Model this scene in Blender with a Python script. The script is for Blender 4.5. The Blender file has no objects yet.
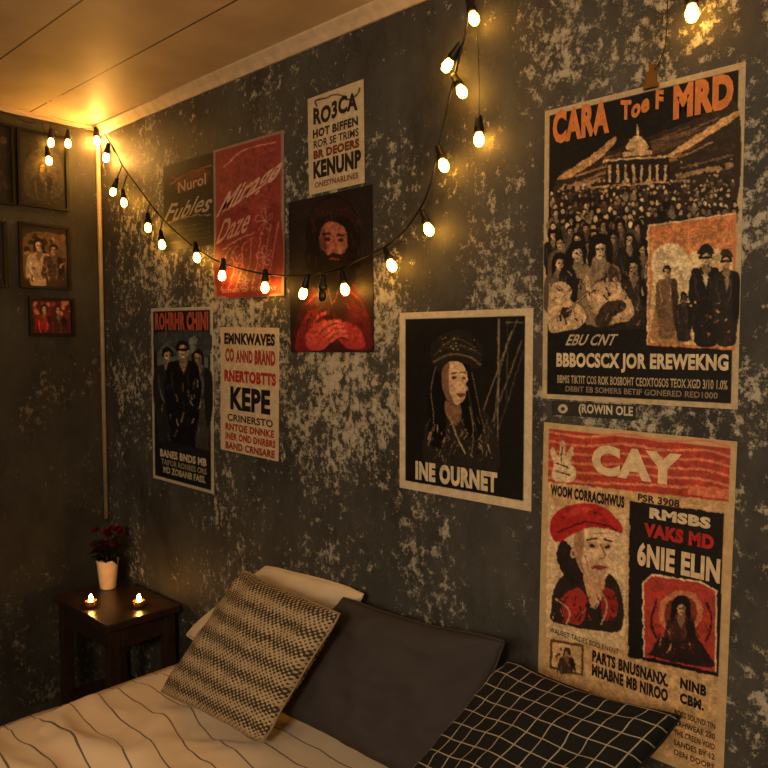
import bpy, bmesh, math, random
import numpy as np
from mathutils import Vector, Matrix, noise

random.seed(7)
scene = bpy.context.scene
try:
    scene.view_settings.view_transform = 'Standard'
    scene.view_settings.look = 'None'
except Exception as e:
    print(e)
COL = scene.collection

# ------------------------------------------------------------------ camera
F = 740.0
TH = math.radians(46.3)
PI_ = math.radians(3.4)
CAM = Vector((2.943, -1.41, 1.51))
fwd = Vector((-math.cos(TH)*math.cos(PI_), math.sin(TH)*math.cos(PI_), -math.sin(PI_)))
rgt = Vector((math.sin(TH), math.cos(TH), 0))
upv = rgt.cross(fwd)
cam_d = bpy.data.cameras.new("camera")
cam = bpy.data.objects.new("camera", cam_d)
COL.objects.link(cam)
cam_d.sensor_width = 36
cam_d.lens = 36*F/768
cam_d.clip_start = 0.02
m = Matrix((rgt, upv, -fwd)).transposed().to_4x4()
m.translation = CAM
cam.matrix_world = m
scene.camera = cam
CEIL = 2.368

def ray(px, py):
    return (fwd + rgt*((px-384)/F) + upv*((384-py)/F))
def hit(px, py, axis, val):
    d = ray(px, py)
    t = (val-CAM[axis])/d[axis]
    return CAM + d*t
def back(px, py, off=0.0): return hit(px, py, 1, -off)
def left(px, py, off=0.0): return hit(px, py, 0, off)
def flat(px, py, z): return hit(px, py, 2, z)

# ------------------------------------------------------------------ materials
def lin(c):
    o = []
    for v in c[:3]:
        v = v/255.0
        o.append(v/12.92 if v <= 0.04045 else ((v+0.055)/1.055)**2.4)
    return (o[0], o[1], o[2], 1.0)

def newmat(name):
    mt = bpy.data.materials.new(name); mt.use_nodes = True
    nt = mt.node_tree
    b = nt.nodes["Principled BSDF"]
    return mt, nt, b
def N(nt, t, **kw):
    n = nt.nodes.new(t)
    for k, v in kw.items(): setattr(n, k, v)
    return n
def simple(name, col, rough=0.6, metal=0.0, nscale=30, namt=0.15, bump=0.0, spec=0.3):
    mt, nt, b = newmat(name)
    tc = N(nt, "ShaderNodeTexCoord")
    nz = N(nt, "ShaderNodeTexNoise"); nz.inputs["Scale"].default_value = nscale; nz.inputs["Detail"].default_value = 5
    nt.links.new(tc.outputs["Object"], nz.inputs["Vector"])
    rp = N(nt, "ShaderNodeValToRGB")
    c = lin(col)
    rp.color_ramp.elements[0].position = .3; rp.color_ramp.elements[1].position = .7
    rp.color_ramp.elements[0].color = (c[0]*(1-namt), c[1]*(1-namt), c[2]*(1-namt), 1)
    rp.color_ramp.elements[1].color = (min(1, c[0]*(1+namt)), min(1, c[1]*(1+namt)), min(1, c[2]*(1+namt)), 1)
    nt.links.new(nz.outputs["Fac"], rp.inputs["Fac"])
    nt.links.new(rp.outputs["Color"], b.inputs["Base Color"])
    b.inputs["Roughness"].default_value = rough
    b.inputs["Metallic"].default_value = metal
    b.inputs["Specular IOR Level"].default_value = spec
    if bump:
        bp = N(nt, "ShaderNodeBump"); bp.inputs["Strength"].default_value = bump; bp.inputs["Distance"].default_value = .01
        nt.links.new(nz.outputs["Fac"], bp.inputs["Height"]); nt.links.new(bp.outputs["Normal"], b.inputs["Normal"])
    return mt
def emis(name, col, s):
    mt, nt, b = newmat(name)
    b.inputs["Base Color"].default_value = (.6, .35, .12, 1)
    b.inputs["Emission Color"].default_value = (*col, 1)
    b.inputs["Emission Strength"].default_value = s
    return mt
def math_(nt, op, a, b=None, c=None):
    n = N(nt, "ShaderNodeMath", operation=op)
    for i, v in enumerate((a, b, c)):
        if v is None: continue
        if isinstance(v, (int, float)): n.inputs[i].default_value = v
        else: nt.links.new(v, n.inputs[i])
    return n.outputs[0]
def mixc(nt, f, a, b):
    n = N(nt, "ShaderNodeMix", data_type='RGBA')
    for i, v in ((0, f), (6, a), (7, b)):
        if isinstance(v, (int, float)): n.inputs[i].default_value = v
        elif isinstance(v, tuple): n.inputs[i].default_value = v
        else: nt.links.new(v, n.inputs[i])
    return n.outputs[2]

def wall_material(name, dark, mid, patch, thr, amt=.7):
    mt, nt, b = newmat(name)
    g = N(nt, "ShaderNodeNewGeometry")
    def noi(scale, det, rough, sc=(1, 1, 1), loc=(0, 0, 0), dist=0.0):
        mp = N(nt, "ShaderNodeMapping"); mp.inputs["Scale"].default_value = sc; mp.inputs["Location"].default_value = loc
        nt.links.new(g.outputs["Position"], mp.inputs["Vector"])
        n = N(nt, "ShaderNodeTexNoise"); n.inputs["Scale"].default_value = scale
        n.inputs["Detail"].default_value = det; n.inputs["Roughness"].default_value = rough; n.inputs["Distortion"].default_value = dist
        nt.links.new(mp.outputs["Vector"], n.inputs["Vector"])
        return n.outputs["Fac"]
    fine = noi(38, 8, .82, (1, 1, .9))
    med = noi(7.5, 7, .75, (1, 1, .65), (5, 1, 0), .5)
    mask = noi(2.1, 3, .6, (1, 1, .6), (3.1, 0, 1.7), .5)
    s = math_(nt, 'ADD', fine, math_(nt, 'MULTIPLY', math_(nt, 'SUBTRACT', mask, .5), .40))
    s = math_(nt, 'ADD', s, math_(nt, 'MULTIPLY', math_(nt, 'SUBTRACT', med, .5), .48))
    mr = N(nt, "ShaderNodeMapRange"); mr.inputs["From Min"].default_value = thr; mr.inputs["From Max"].default_value = thr+.05
    nt.links.new(s, mr.inputs["Value"])
    base = noi(4.2, 10, .74, (1, 1, .6), (7, 0, 2))
    rp = N(nt, "ShaderNodeValToRGB")
    rp.color_ramp.elements[0].position = .38; rp.color_ramp.elements[1].position = .64
    rp.color_ramp.elements[0].color = lin(dark); rp.color_ramp.elements[1].color = lin(mid)
    nt.links.new(base, rp.inputs["Fac"])
    amtn = math_(nt, 'ADD', amt-.35, math_(nt, 'MULTIPLY', noi(60, 3, .6), .7))
    f = math_(nt, 'MULTIPLY', mr.outputs[0], amtn)
    c = mixc(nt, f, rp.outputs["Color"], lin(patch))
    nt.links.new(c, b.inputs["Base Color"])
    b.inputs["Roughness"].default_value = .6
    b.inputs["Specular IOR Level"].default_value = .3
    bp = N(nt, "ShaderNodeBump"); bp.inputs["Strength"].default_value = .6; bp.inputs["Distance"].default_value = .004
    nt.links.new(math_(nt, 'ADD', fine, mr.outputs[0]), bp.inputs["Height"]); nt.links.new(bp.outputs["Normal"], b.inputs["Normal"])
    return mt

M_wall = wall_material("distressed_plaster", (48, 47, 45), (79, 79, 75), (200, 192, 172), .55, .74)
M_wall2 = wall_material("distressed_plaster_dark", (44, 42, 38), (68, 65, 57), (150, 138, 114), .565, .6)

def ceil_mat():
    mt, nt, b = newmat("painted_ceiling_boards")
    g = N(nt, "ShaderNodeNewGeometry")
    sp = N(nt, "ShaderNodeSeparateXYZ"); nt.links.new(g.outputs["Position"], sp.inputs[0])
    fr = math_(nt, 'FRACT', math_(nt, 'ADD', math_(nt, 'DIVIDE', sp.outputs["Y"], .27), 20.03))
    n = N(nt, "ShaderNodeTexNoise"); n.inputs["Scale"].default_value = 6; n.inputs["Detail"].default_value = 7
    nt.links.new(g.outputs["Position"], n.inputs["Vector"])
    seam = math_(nt, 'LESS_THAN', fr, .022)
    seamv = math_(nt, 'MULTIPLY', seam, math_(nt, 'GREATER_THAN', n.outputs["Fac"], .40))
    rp = N(nt, "ShaderNodeValToRGB")
    rp.color_ramp.elements[0].position = .3; rp.color_ramp.elements[1].position = .7
    rp.color_ramp.elements[0].color = lin((198, 176, 148)); rp.color_ramp.elements[1].color = lin((220, 202, 176))
    nt.links.new(n.outputs["Fac"], rp.inputs["Fac"])
    c = mixc(nt, math_(nt, 'MULTIPLY', seamv, .94), rp.outputs["Color"], lin((46, 30, 20)))
    nt.links.new(c, b.inputs["Base Color"]); b.inputs["Roughness"].default_value = .55
    bp = N(nt, "ShaderNodeBump"); bp.inputs["Strength"].default_value = .4; bp.inputs["Distance"].default_value = .004
    nt.links.new(math_(nt, 'SUBTRACT', 1.0, seam), bp.inputs["Height"]); nt.links.new(bp.outputs["Normal"], b.inputs["Normal"])
    return mt
M_ceil = ceil_mat()

def wood(name, c1, c2, rough=.4, sc=(1, 8, 8)):
    mt, nt, b = newmat(name)
    tc = N(nt, "ShaderNodeTexCoord"); mp = N(nt, "ShaderNodeMapping"); mp.inputs["Scale"].default_value = sc
    nt.links.new(tc.outputs["Object"], mp.inputs["Vector"])
    n = N(nt, "ShaderNodeTexNoise"); n.inputs["Scale"].default_value = 5; n.inputs["Detail"].default_value = 8; n.inputs["Distortion"].default_value = 1
    nt.links.new(mp.outputs["Vector"], n.inputs["Vector"])
    rp = N(nt, "ShaderNodeValToRGB"); rp.color_ramp.elements[0].position = .3; rp.color_ramp.elements[1].position = .7
    rp.color_ramp.elements[0].color = lin(c1); rp.color_ramp.elements[1].color = lin(c2)
    nt.links.new(n.outputs["Fac"], rp.inputs["Fac"]); nt.links.new(rp.outputs["Color"], b.inputs["Base Color"])
    b.inputs["Roughness"].default_value = rough
    return mt
M_table = wood("dark_stained_wood", (34, 23, 18), (58, 40, 30), .3)
M_floor = wood("dark_floor_boards", (45, 34, 26), (70, 54, 42), .5, (8, 1, 1))
M_trim = simple("painted_trim", (206, 184, 154), .5)
M_pipe = simple("conduit_paint", (150, 132, 108), .5)
M_base = simple("baseboard_paint", (60, 58, 54), .5)
M_black = simple("black_rubber", (16, 15, 14), .45)
M_bulb = emis("warm_bulb", (1, .44, .05), 52)
M_bulbhot = emis("warm_bulb_bright", (1, .45, .08), 430)
M_flame = emis("candle_flame", (1, .42, .08), 140)
M_wax = simple("candle_wax", (235, 190, 130), .5)
M_glass = simple("amber_candle_cup", (130, 74, 35), .2, spec=.6)
M_pot = simple("white_ceramic", (215, 195, 175), .3)
M_leaf = simple("dark_leaf", (26, 34, 20), .5)
M_petal = simple("dark_red_petal", (96, 10, 24), .5)
M_soil = simple("soil", (30, 20, 14), .9)
M_frame = simple("dark_frame_wood", (26, 21, 18), .4)
M_paper = {}
def paper(col):
    k = tuple(col)
    if k not in M_paper:
        M_paper[k] = simple("poster_paper", col, .6, nscale=14, namt=.10)
    return M_paper[k]
M_clip = simple("brass_clip", (150, 110, 55), .35, metal=.7)

def ink(name, lo):
    mt, nt, b = newmat(name)
    at = N(nt, "ShaderNodeAttribute"); at.attribute_name = "Col"
    tc = N(nt, "ShaderNodeTexCoord")
    n = N(nt, "ShaderNodeTexNoise"); n.inputs["Scale"].default_value = 45; n.inputs["Detail"].default_value = 9; n.inputs["Roughness"].default_value = .7
    nt.links.new(tc.outputs["Object"], n.inputs["Vector"])
    rp = N(nt, "ShaderNodeValToRGB"); rp.color_ramp.elements[0].position = .33; rp.color_ramp.elements[1].position = .62
    rp.color_ramp.elements[0].color = (lo, lo, lo, 1); rp.color_ramp.elements[1].color = (1, 1, 1, 1)
    nt.links.new(n.outputs["Fac"], rp.inputs["Fac"])
    mx = N(nt, "ShaderNodeMix", data_type='RGBA', blend_type='MULTIPLY'); mx.inputs[0].default_value = 1
    nt.links.new(at.outputs["Color"], mx.inputs[6]); nt.links.new(rp.outputs["Color"], mx.inputs[7])
    nt.links.new(mx.outputs[2], b.inputs["Base Color"])
    b.inputs["Roughness"].default_value = .55; b.inputs["Specular IOR Level"].default_value = .25
    return mt
M_ink = ink("printed_ink", .62)
M_inkp = ink("printed_picture_ink", .78)

# ------------------------------------------------------------------ mesh helpers
def mkobj(name, verts, faces, mat=None, parent=None, loc=(0, 0, 0), smooth=False, label=None, category=None, group=None, kind=None):
    me = bpy.data.meshes.new(name)
    me.from_pydata([tuple(v) for v in verts], [], faces)
    me.update()
    if mat: me.materials.append(mat)
    if smooth:
        for p in me.polygons: p.use_smooth = True
    o = bpy.data.objects.new(name, me); COL.objects.link(o)
    o.location = loc
    if parent: o.parent = parent
    tag(o, label, category, group, kind)
    return o
def tag(o, label=None, category=None, group=None, kind=None):
    if label: o["label"] = label
    if category: o["category"] = category
    if group: o["group"] = group
    if kind: o["kind"] = kind
def empty(name, loc, **kw):
    o = bpy.data.objects.new(name, None); COL.objects.link(o); o.location = loc; o.empty_display_size = .05
    tag(o, **kw); return o
def boxgeo(lo, hi, V=None, Fc=None):
    V = [] if V is None else V; Fc = [] if Fc is None else Fc
    i = len(V)
    (a, b, c), (d, e, f) = lo, hi
    V += [(a, b, c), (d, b, c), (d, e, c), (a, e, c), (a, b, f), (d, b, f), (d, e, f), (a, e, f)]
    Fc += [(i, i+3, i+2, i+1), (i+4, i+5, i+6, i+7), (i, i+1, i+5, i+4), (i+1, i+2, i+6, i+5), (i+2, i+3, i+7, i+6), (i+3, i, i+4, i+7)]
    return V, Fc
def box(name, lo, hi, mat, bevel=0, **kw):
    V, Fc = boxgeo(lo, hi)
    o = mkobj(name, V, Fc, mat, **kw)
    if bevel:
        md = o.modifiers.new("bevel", 'BEVEL'); md.width = bevel; md.segments = 3
    return o
def lathe(profile, seg=20):
    V = []; Fc = []
    for r, z in profile:
        for k in range(seg):
            a = 2*math.pi*k/seg
            V.append((r*math.cos(a), r*math.sin(a), z))
    n = len(profile)
    for i in range(n-1):
        for k in range(seg):
            k2 = (k+1) % seg
            Fc.append((i*seg+k, i*seg+k2, (i+1)*seg+k2, (i+1)*seg+k))
    Fc.append(tuple(reversed(range(seg)))); Fc.append(tuple((n-1)*seg+k for k in range(seg)))
    return V, Fc
def catmull(pts, n=6, closed=False):
    P = [Vector(p) for p in pts]
    out = []
    L = len(P)
    rng = range(L) if closed else range(L-1)
    for i in rng:
        if closed: p0, p1, p2, p3 = P[i-1], P[i], P[(i+1) % L], P[(i+2) % L]
        else: p0, p1, p2, p3 = P[max(i-1, 0)], P[i], P[i+1], P[min(i+2, L-1)]
        for k in range(n):
            t = k/n
            out.append(0.5*((2*p1)+(-p0+p2)*t+(2*p0-5*p1+4*p2-p3)*t*t+(-p0+3*p1-3*p2+p3)*t**3))
    if not closed: out.append(P[-1])
    return out
def tubegeo(path, r, seg=8, V=None, Fc=None):
    V = [] if V is None else V; Fc = [] if Fc is None else Fc
    b = len(V); path = [Vector(p) for p in path]
    for i, p in enumerate(path):
        t = (path[min(i+1, len(path)-1)]-path[max(i-1, 0)]).normalized()
        a = Vector((0, 0, 1)) if abs(t.z) < .9 else Vector((0, 1, 0))
        x = t.cross(a).normalized(); y = t.cross(x)
        for k in range(seg):
            an = 2*math.pi*k/seg
            V.append(p+x*r*math.cos(an)+y*r*math.sin(an))
    for i in range(len(path)-1):
        for k in range(seg):
            k2 = (k+1) % seg
            Fc.append((b+i*seg+k, b+i*seg+k2, b+(i+1)*seg+k2, b+(i+1)*seg+k))
    Fc.append(tuple(b+k for k in reversed(range(seg)))); Fc.append(tuple(b+(len(path)-1)*seg+k for k in range(seg)))
    return V, Fc

# ------------------------------------------------------------------ room
XR, YF = 4.3, -3.4
box("wall_back", (-.1, 0, 0), (XR+.1, .1, CEIL), M_wall, kind="structure")
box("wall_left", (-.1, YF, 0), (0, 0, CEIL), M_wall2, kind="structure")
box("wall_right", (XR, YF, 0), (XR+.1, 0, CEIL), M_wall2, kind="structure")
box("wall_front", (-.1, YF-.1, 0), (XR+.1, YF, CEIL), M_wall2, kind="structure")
box("floor", (-.1, YF-.1, -.1), (XR+.1, .1, 0), M_floor, kind="structure")
box("ceiling", (-.1, YF-.1, CEIL), (XR+.1, .1, CEIL+.1), M_ceil, kind="structure")
def crown(name, a, b, inward, h=.03, w=.022):
    a = Vector(a); b = Vector(b); inward = Vector(inward)
    prof = [(0, 0), (w, 0), (w, -.006), (w*.55, -h*.55), (.006, -h), (0, -h)]
    V = []
    for p in (a, b):
        for d, z in prof: V.append(p+inward*d+Vector((0, 0, z)))
    n = len(prof)
    Fc = [(i, (i+1) % n, n+(i+1) % n, n+i) for i in range(n)]+[tuple(range(n)), tuple(reversed(range(n, 2*n)))]
    mkobj(name, V, Fc, M_trim, kind="structure")
crown("trim_1", (0, 0, CEIL), (XR, 0, CEIL), (0, -1, 0), .034, .034)
crown("trim_2", (0, YF, CEIL), (0, 0, CEIL), (1, 0, 0), .016, .012)
V, Fc = tubegeo([(.012, -.012, .77), (.012, -.012, 1.5), (.012, -.012, CEIL-.03)], .009, 10)
mkobj("trim_3", V, Fc, M_pipe, smooth=True, kind="structure")
box("baseboard_back", (0, -.015, 0), (XR, 0, .08), M_base, kind="structure")
box("baseboard_left", (0, YF, 0), (.015, -.015, .08), M_base, kind="structure")

# ------------------------------------------------------------------ flat artwork boards
TXT = {}
def text_geo(s, bold=0.0):
    key = (s, bold)
    if key in TXT: return TXT[key]
    cu = bpy.data.curves.new("t", 'FONT'); cu.body = s; cu.size = 1; cu.offset = bold; cu.resolution_u = 3
    cu.space_character = 1.0+bold*1.5
    ob = bpy.data.objects.new("t", cu); COL.objects.link(ob)
    dg = bpy.context.evaluated_depsgraph_get()
    ev = ob.evaluated_get(dg); me = ev.to_mesh()
    vs = [(v.co.x, v.co.y) for v in me.vertices]; fs = [tuple(p.vertices) for p in me.polygons]
    ev.to_mesh_clear(); bpy.data.objects.remove(ob); bpy.data.curves.remove(cu)
    x0 = min(v[0] for v in vs); x1 = max(v[0] for v in vs); y0 = min(v[1] for v in vs); y1 = max(v[1] for v in vs)
    vs = [((x-x0)/(x1-x0), 1-(y-y0)/(y1-y0)) for x, y in vs]
    TXT[key] = (vs, fs); return TXT[key]

NR = np.random.RandomState(12)
def vnoise(h, w, cell):
    """smooth value noise, -1..1"""
    gh, gw = int(h/cell)+3, int(w/cell)+3
    g = NR.uniform(-1, 1, (gh, gw))
    y = np.arange(h)/cell; x = np.arange(w)/cell
    y0 = y.astype(int); x0 = x.astype(int)
    fy = (y-y0); fx = (x-x0); fy = fy*fy*(3-2*fy); fx = fx*fx*(3-2*fx)
    a = g[y0][:, x0]; b = g[y0][:, x0+1]; c = g[y0+1][:, x0]; d = g[y0+1][:, x0+1]
    fx = fx[None, :]; fy = fy[:, None]
    return (a*(1-fx)+b*fx)*(1-fy)+(c*(1-fx)+d*fx)*fy
def blur(im, k):
    for _ in range(k):
        p = np.pad(im, ((1, 1), (1, 1), (0, 0)), mode='edge')
        im = (p[:-2, 1:-1]+p[2:, 1:-1]+p[1:-1, :-2]+p[1:-1, 2:]+4*p[1:-1, 1:-1])/8
    return im

class Board:
    def __init__(s, name, quad, plane='back', gap=.0, thick=.0015, col=(225, 205, 170), label="", category="poster", group=None, mat=None, warp=1.6, grain=.16, soft=1):
        f = back if plane == 'back' else left
        tl, tr, br, bl = [f(*q) for q in quad]
        s.N = Vector((0, -1, 0)) if plane == 'back' else Vector((1, 0, 0))
        c = (tl+tr+br+bl)/4
        U = ((tr-tl)+(br-bl))/2; V = ((bl-tl)+(br-tr))/2
        w = U.length; h = V.length
        R = Vector((1, 0, 0)) if plane == 'back' else Vector((0, 1, 0))
        aU = math.atan2(U.z, U.dot(R)); aV = math.atan2(V.dot(R), -V.z)
        a = (aU+aV)/2*0.8
        s.U = (R*math.cos(a)+Vector((0, 0, math.sin(a))))*w
        s.V = (R*math.sin(a)-Vector((0, 0, math.cos(a))))*h
        s.c = c+s.N*gap; s.th = thick
        s.O = -s.U/2-s.V/2
        A = []; B = []
        for (x, y), (u, v) in zip(quad, ((0, 0), (1, 0), (1, 1), (0, 1))):
            A.append([x, y, 1, 0, 0, 0, -u*x, -u*y]); B.append(u)
            A.append([0, 0, 0, x, y, 1, -v*x, -v*y]); B.append(v)
        s.H = np.append(np.linalg.solve(np.array(A, float), np.array(B, float)), 1).reshape(3, 3)
        L = s.loc
        Vv = [L(0, 0, 0), L(1, 0, 0), L(1, 1, 0), L(0, 1, 0), L(0, 0, thick), L(1, 0, thick), L(1, 1, thick), L(0, 1, thick)]
        Ff = [(0, 1, 2, 3), (7, 6, 5, 4), (0, 4, 5, 1), (1, 5, 6, 2), (2, 6, 7, 3), (3, 7, 4, 0)]
        s.obj = mkobj(name, Vv, Ff, mat or paper(col), loc=s.c, label=label, category=category, group=group)
        s.ras = []; s.lets = []; s.col = col; s.warp = warp; s.grain = grain; s.soft = soft
        s.pw = (abs(quad[1][0]-quad[0][0])+abs(quad[2][0]-quad[3][0]))/2; s.ph = (abs(quad[3][1]-quad[0][1])+abs(quad[2][1]-quad[1][1]))/2
        s.w = w; s.h = h
    def loc(s, u, v, d): return s.O+s.U*u+s.V*v+s.N*d
    def uv(s, p):
        q = s.H @ np.array([p[0], p[1], 1.0]); return (q[0]/q[2], q[1]/q[2])
    def poly(s, pts, col, smooth=True, n=4):
        if smooth: pts = [(p.x, p.y) for p in catmull([(p[0], p[1], 0) for p in pts], n, True)]
        s.ras.append(([s.uv(p) for p in pts], col))
    def quad(s, pts, col): s.poly(pts, col, smooth=False)
    def inner(s, m0, m1, m2, m3, col):
        s.ras.append(([(m0, m1), (m2, m1), (m2, m3), (m0, m3)], col))
    def ell(s, cx, cy, rx, ry, col, rot=0, n=14):
        c, sn = math.cos(rot), math.sin(rot)
        s.poly([(cx+rx*math.cos(a)*c-ry*math.sin(a)*sn, cy+rx*math.cos(a)*sn+ry*math.sin(a)*c) for a in [2*math.pi*i/n for i in range(n)]], col, smooth=False)
    def line(s, pts, w, col, smooth=True):
        if smooth and len(pts) > 2: pts = [(p.x, p.y) for p in catmull([(p[0], p[1], 0) for p in pts], 4)]
        uvs = []
        for i, p in enumerate(pts):
            a = Vector((pts[max(i-1, 0)])); b = Vector((pts[min(i+1, len(pts)-1)]))
            d = (b-a)
            if d.length == 0: d = Vector((1, 0))
            d.normalize(); nn = Vector((-d.y, d.x))*w/2
            uvs.append((s.uv((p[0]+nn.x, p[1]+nn.y)), s.uv((p[0]-nn.x, p[1]-nn.y))))
        for i in range(len(pts)-1): s.ras.append(([uvs[i][0], uvs[i][1], uvs[i+1][1], uvs[i+1][0]], col))
    def strokes(s, reg, n, w0, w1, ln, cols, seed=1, slant=5):
        r = random.Random(seed); x0, y0, x1, y1 = reg
        for i in range(n):
            x = r.uniform(x0, x1); y = r.uniform(y0, y1)
            s.line([(x, y), (x+r.uniform(-slant, slant), y+r.uniform(ln*.3, ln))], r.uniform(w0, w1), r.choice(cols))
    def text(s, t, x0, y0, x1, h, col, bold=.03, shear=0.0, wave=0.0, slope=0.0):
        vs, fs = text_geo(t, bold)
        u0, v0 = s.uv((x0, y0)); v1 = s.uv((x0, y0+h))[1]
        lo, hi = y0-200, y0+200
        for _ in range(40):
            mid = (lo+hi)/2
            if s.uv((x1, mid))[1] < v0: lo = mid
            else: hi = mid
        u1 = s.uv((x1, mid))[0]
        d = s.th+.0006+len(s.lets)*.00002
        out = []
        for x, y in vs:
            u = u0+(u1-u0)*(x+shear*(.5-y)); v = v0+(v1-v0)*(y+wave*math.sin(x*6.28)-slope*x)
            out.append(s.loc(min(max(u, 0.002), .998), min(max(v, 0.002), .998), d))
        s.lets.append((out, fs, col))
    def scatter(s, reg, n, rmin, rmax, cols, seed=1, ar=1.4):
        r = random.Random(seed); x0, y0, x1, y1 = reg
        for i in range(n):
            q = r.uniform(rmin, rmax)
            s.ell(r.uniform(x0, x1), r.uniform(y0, y1), q, q*r.uniform(.6, ar), r.choice(cols), r.uniform(-1, 1), n=7)
    def person(s, x, y, h, skin=(190, 150, 110), hair=(20, 16, 14), coat=(28, 26, 26), hairk=1.0, length=5.0, glasses=False, long=True, turn=0.0):
        def dk(c, k): return tuple(min(255, v*k) for v in c)
        s.poly([(x-h*.4, y+h*.75), (x-h*1.0, y+h*.95), (x-h*1.25, y+h*1.8), (x-h*1.3, y+h*3.2), (x-h*.95, y+h*length*.8), (x-h*.75, y+h*length), (x+h*.7, y+h*length), (x+h*.9, y+h*length*.8), (x+h*1.3, y+h*3.1), (x+h*1.2, y+h*1.8), (x+h*1.0, y+h*.95), (x+h*.4, y+h*.75)], coat)
        lt = tuple(min(255, v*1.7+12) for v in coat); dd = dk(coat, .5)
        s.poly([(x+h*.5, y+h*1.1), (x+h*.95, y+h*1.1), (x+h*1.15, y+h*1.9), (x+h*1.1, y+h*length*.62), (x+h*.6, y+h*length*.7)], dd)
        s.line([(x-h*.8, y+h*1.5), (x-h*.75, y+h*2.6), (x-h*.5, y+h*3.4)], h*.12, lt); s.line([(x+h*.3, y+h*1.4), (x+h*.4, y+h*2.5), (x+h*.2, y+h*3.3)], h*.1, lt)
        s.poly([(x-h*.28, y+h*.45), (x+h*.28, y+h*.45), (x+h*.34, y+h*.95), (x+h*.06, y+h*1.7), (x-h*.3, y+h*.95)], dk(skin, .62), smooth=False)
        k = hairk; yb = .75 if long else .12
        s.poly([(x-h*.46*k, y+h*yb*k), (x-h*.5*k, y-h*.1), (x-h*.32*k, y-h*.58*k), (x+h*.05, y-h*.68*k), (x+h*.38*k, y-h*.48*k), (x+h*.5*k, y), (x+h*.44*k, y+h*(yb-.08)*k), (x+h*.2, y+h*.1), (x-h*.2, y+h*.1)], hair)
        t = turn*h*.1
        s.poly([(x-h*.27, y-h*.2), (x+t, y-h*.36), (x+h*.27, y-h*.2), (x+h*.29, y+h*.15), (x+h*.17+t, y+h*.42), (x+t, y+h*.56), (x-h*.17+t, y+h*.42), (x-h*.29, y+h*.15)], skin)
        s.poly([(x+h*.1, y-h*.3), (x+h*.28, y-h*.18), (x+h*.29, y+h*.15), (x+h*.16+t, y+h*.42), (x+h*.12+t, y+h*.3)], dk(skin, .68))
        s.poly([(x-h*.2, y+h*.05), (x-h*.08, y+h*.05), (x-h*.1, y+h*.25), (x-h*.18, y+h*.2)], dk(skin, 1.12))
        if glasses: s.line([(x-h*.3, y-h*.02), (x+h*.3, y-h*.02)], h*.2, (15, 12, 10))
        else:
            s.ell(x-h*.14+t, y-h*.02, h*.1, h*.07, dk(skin, .22), n=8); s.ell(x+h*.15+t, y-h*.02, h*.1, h*.07, dk(skin, .2), n=8)
        s.line([(x+t, y+h*.05), (x+h*.05+t, y+h*.2)], h*.07, dk(skin, .5))
        s.line([(x-h*.1+t, y+h*.33), (x+h*.1+t, y+h*.33)], h*.09, dk(skin, .38))
    def finish(s):
        # rasterise the artwork to a fine mesh grid with printed colours
        if s.ras:
            nu = max(24, int(s.pw/.62)); nv = max(24, int(s.ph/.62))
            img = np.empty((nv, nu, 3)); img[:] = s.col
            for pts, col in s.ras:
                P = np.array(pts)*[nu-1, nv-1]
                x0 = max(0, int(math.ceil(P[:, 0].min()))); x1 = min(nu-1, int(math.floor(P[:, 0].max())))
                y0 = max(0, int(math.ceil(P[:, 1].min()))); y1 = min(nv-1, int(math.floor(P[:, 1].max())))
                if x1 < x0 or y1 < y0: continue
                X = np.arange(x0, x1+1)[None, :]; Y = np.arange(y0, y1+1)[:, None]
                ins = np.zeros((y1-y0+1, x1-x0+1), bool)
                Q = np.roll(P, -1, axis=0)
                for (ax, ay), (bx, by) in zip(P, Q):
                    if ay == by: continue
                    cr = (ay > Y) != (by > Y)
                    ins ^= cr & (X < (bx-ax)*(Y-ay)/(by-ay)+ax)
                img[y0:y1+1, x0:x1+1][ins] = col
            Y, X = np.mgrid[0:nv, 0:nu]
            ed = np.minimum(np.minimum(X, nu-1-X), np.minimum(Y, nv-1-Y))
            mk_ = np.clip((ed-10)/10.0, 0, 1)*s.warp
            dx = (vnoise(nv, nu, 9)*.8+vnoise(nv, nu, 3.5)*.7)*mk_; dy = (vnoise(nv, nu, 9)*.8+vnoise(nv, nu, 3.5)*.7)*mk_
            img = img[np.clip((Y+dy).round().astype(int), 0, nv-1), np.clip((X+dx).round().astype(int), 0, nu-1)]
            img = blur(img, s.soft)
            g = 1+s.grain*(vnoise(nv, nu, 2.2)+vnoise(nv, nu, 6)*.9+vnoise(nv, nu, 16)*.5+NR.uniform(-1, 1, (nv, nu))*.6)
            gm = np.clip((ed-9)/4.0, .25, 1)
            img = img*(1+(g-1)*gm)[..., None]+(np.maximum(0, vnoise(nv, nu, 3)-.35)*26*s.grain/.16*gm)[..., None]
            v = np.clip(img, 0, 255)/255.0
            v = np.where(v <= .04045, v/12.92, ((v+.055)/1.055)**2.4)
            us = np.linspace(.002, .998, nu); vs = np.linspace(.002, .998, nv)
            U3 = np.array(s.U); V3 = np.array(s.V); O3 = np.array(s.O)+np.array(s.N)*(s.th+.0002)
            co = O3[None, None, :]+us[None, :, None]*U3+vs[:, None, None]*V3
            idx = (np.arange(nv-1)[:, None]*nu+np.arange(nu-1)[None, :]).ravel()
            fc = np.stack([idx, idx+nu, idx+nu+1, idx+1], 1)
            me = bpy.data.meshes.new("printed_picture")
            nf = len(fc)
            me.vertices.add(nu*nv); me.vertices.foreach_set("co", co.reshape(-1).astype(np.float32))
            me.loops.add(nf*4); me.loops.foreach_set("vertex_index", fc.reshape(-1).astype(np.int32))
            me.polygons.add(nf); me.polygons.foreach_set("loop_start", (np.arange(nf)*4).astype(np.int32))
            me.update(calc_edges=True)
            ca = me.color_attributes.new("Col", 'FLOAT_COLOR', 'POINT')
            rgba = np.ones((nv, nu, 4), np.float32); rgba[..., :3] = v
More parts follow.
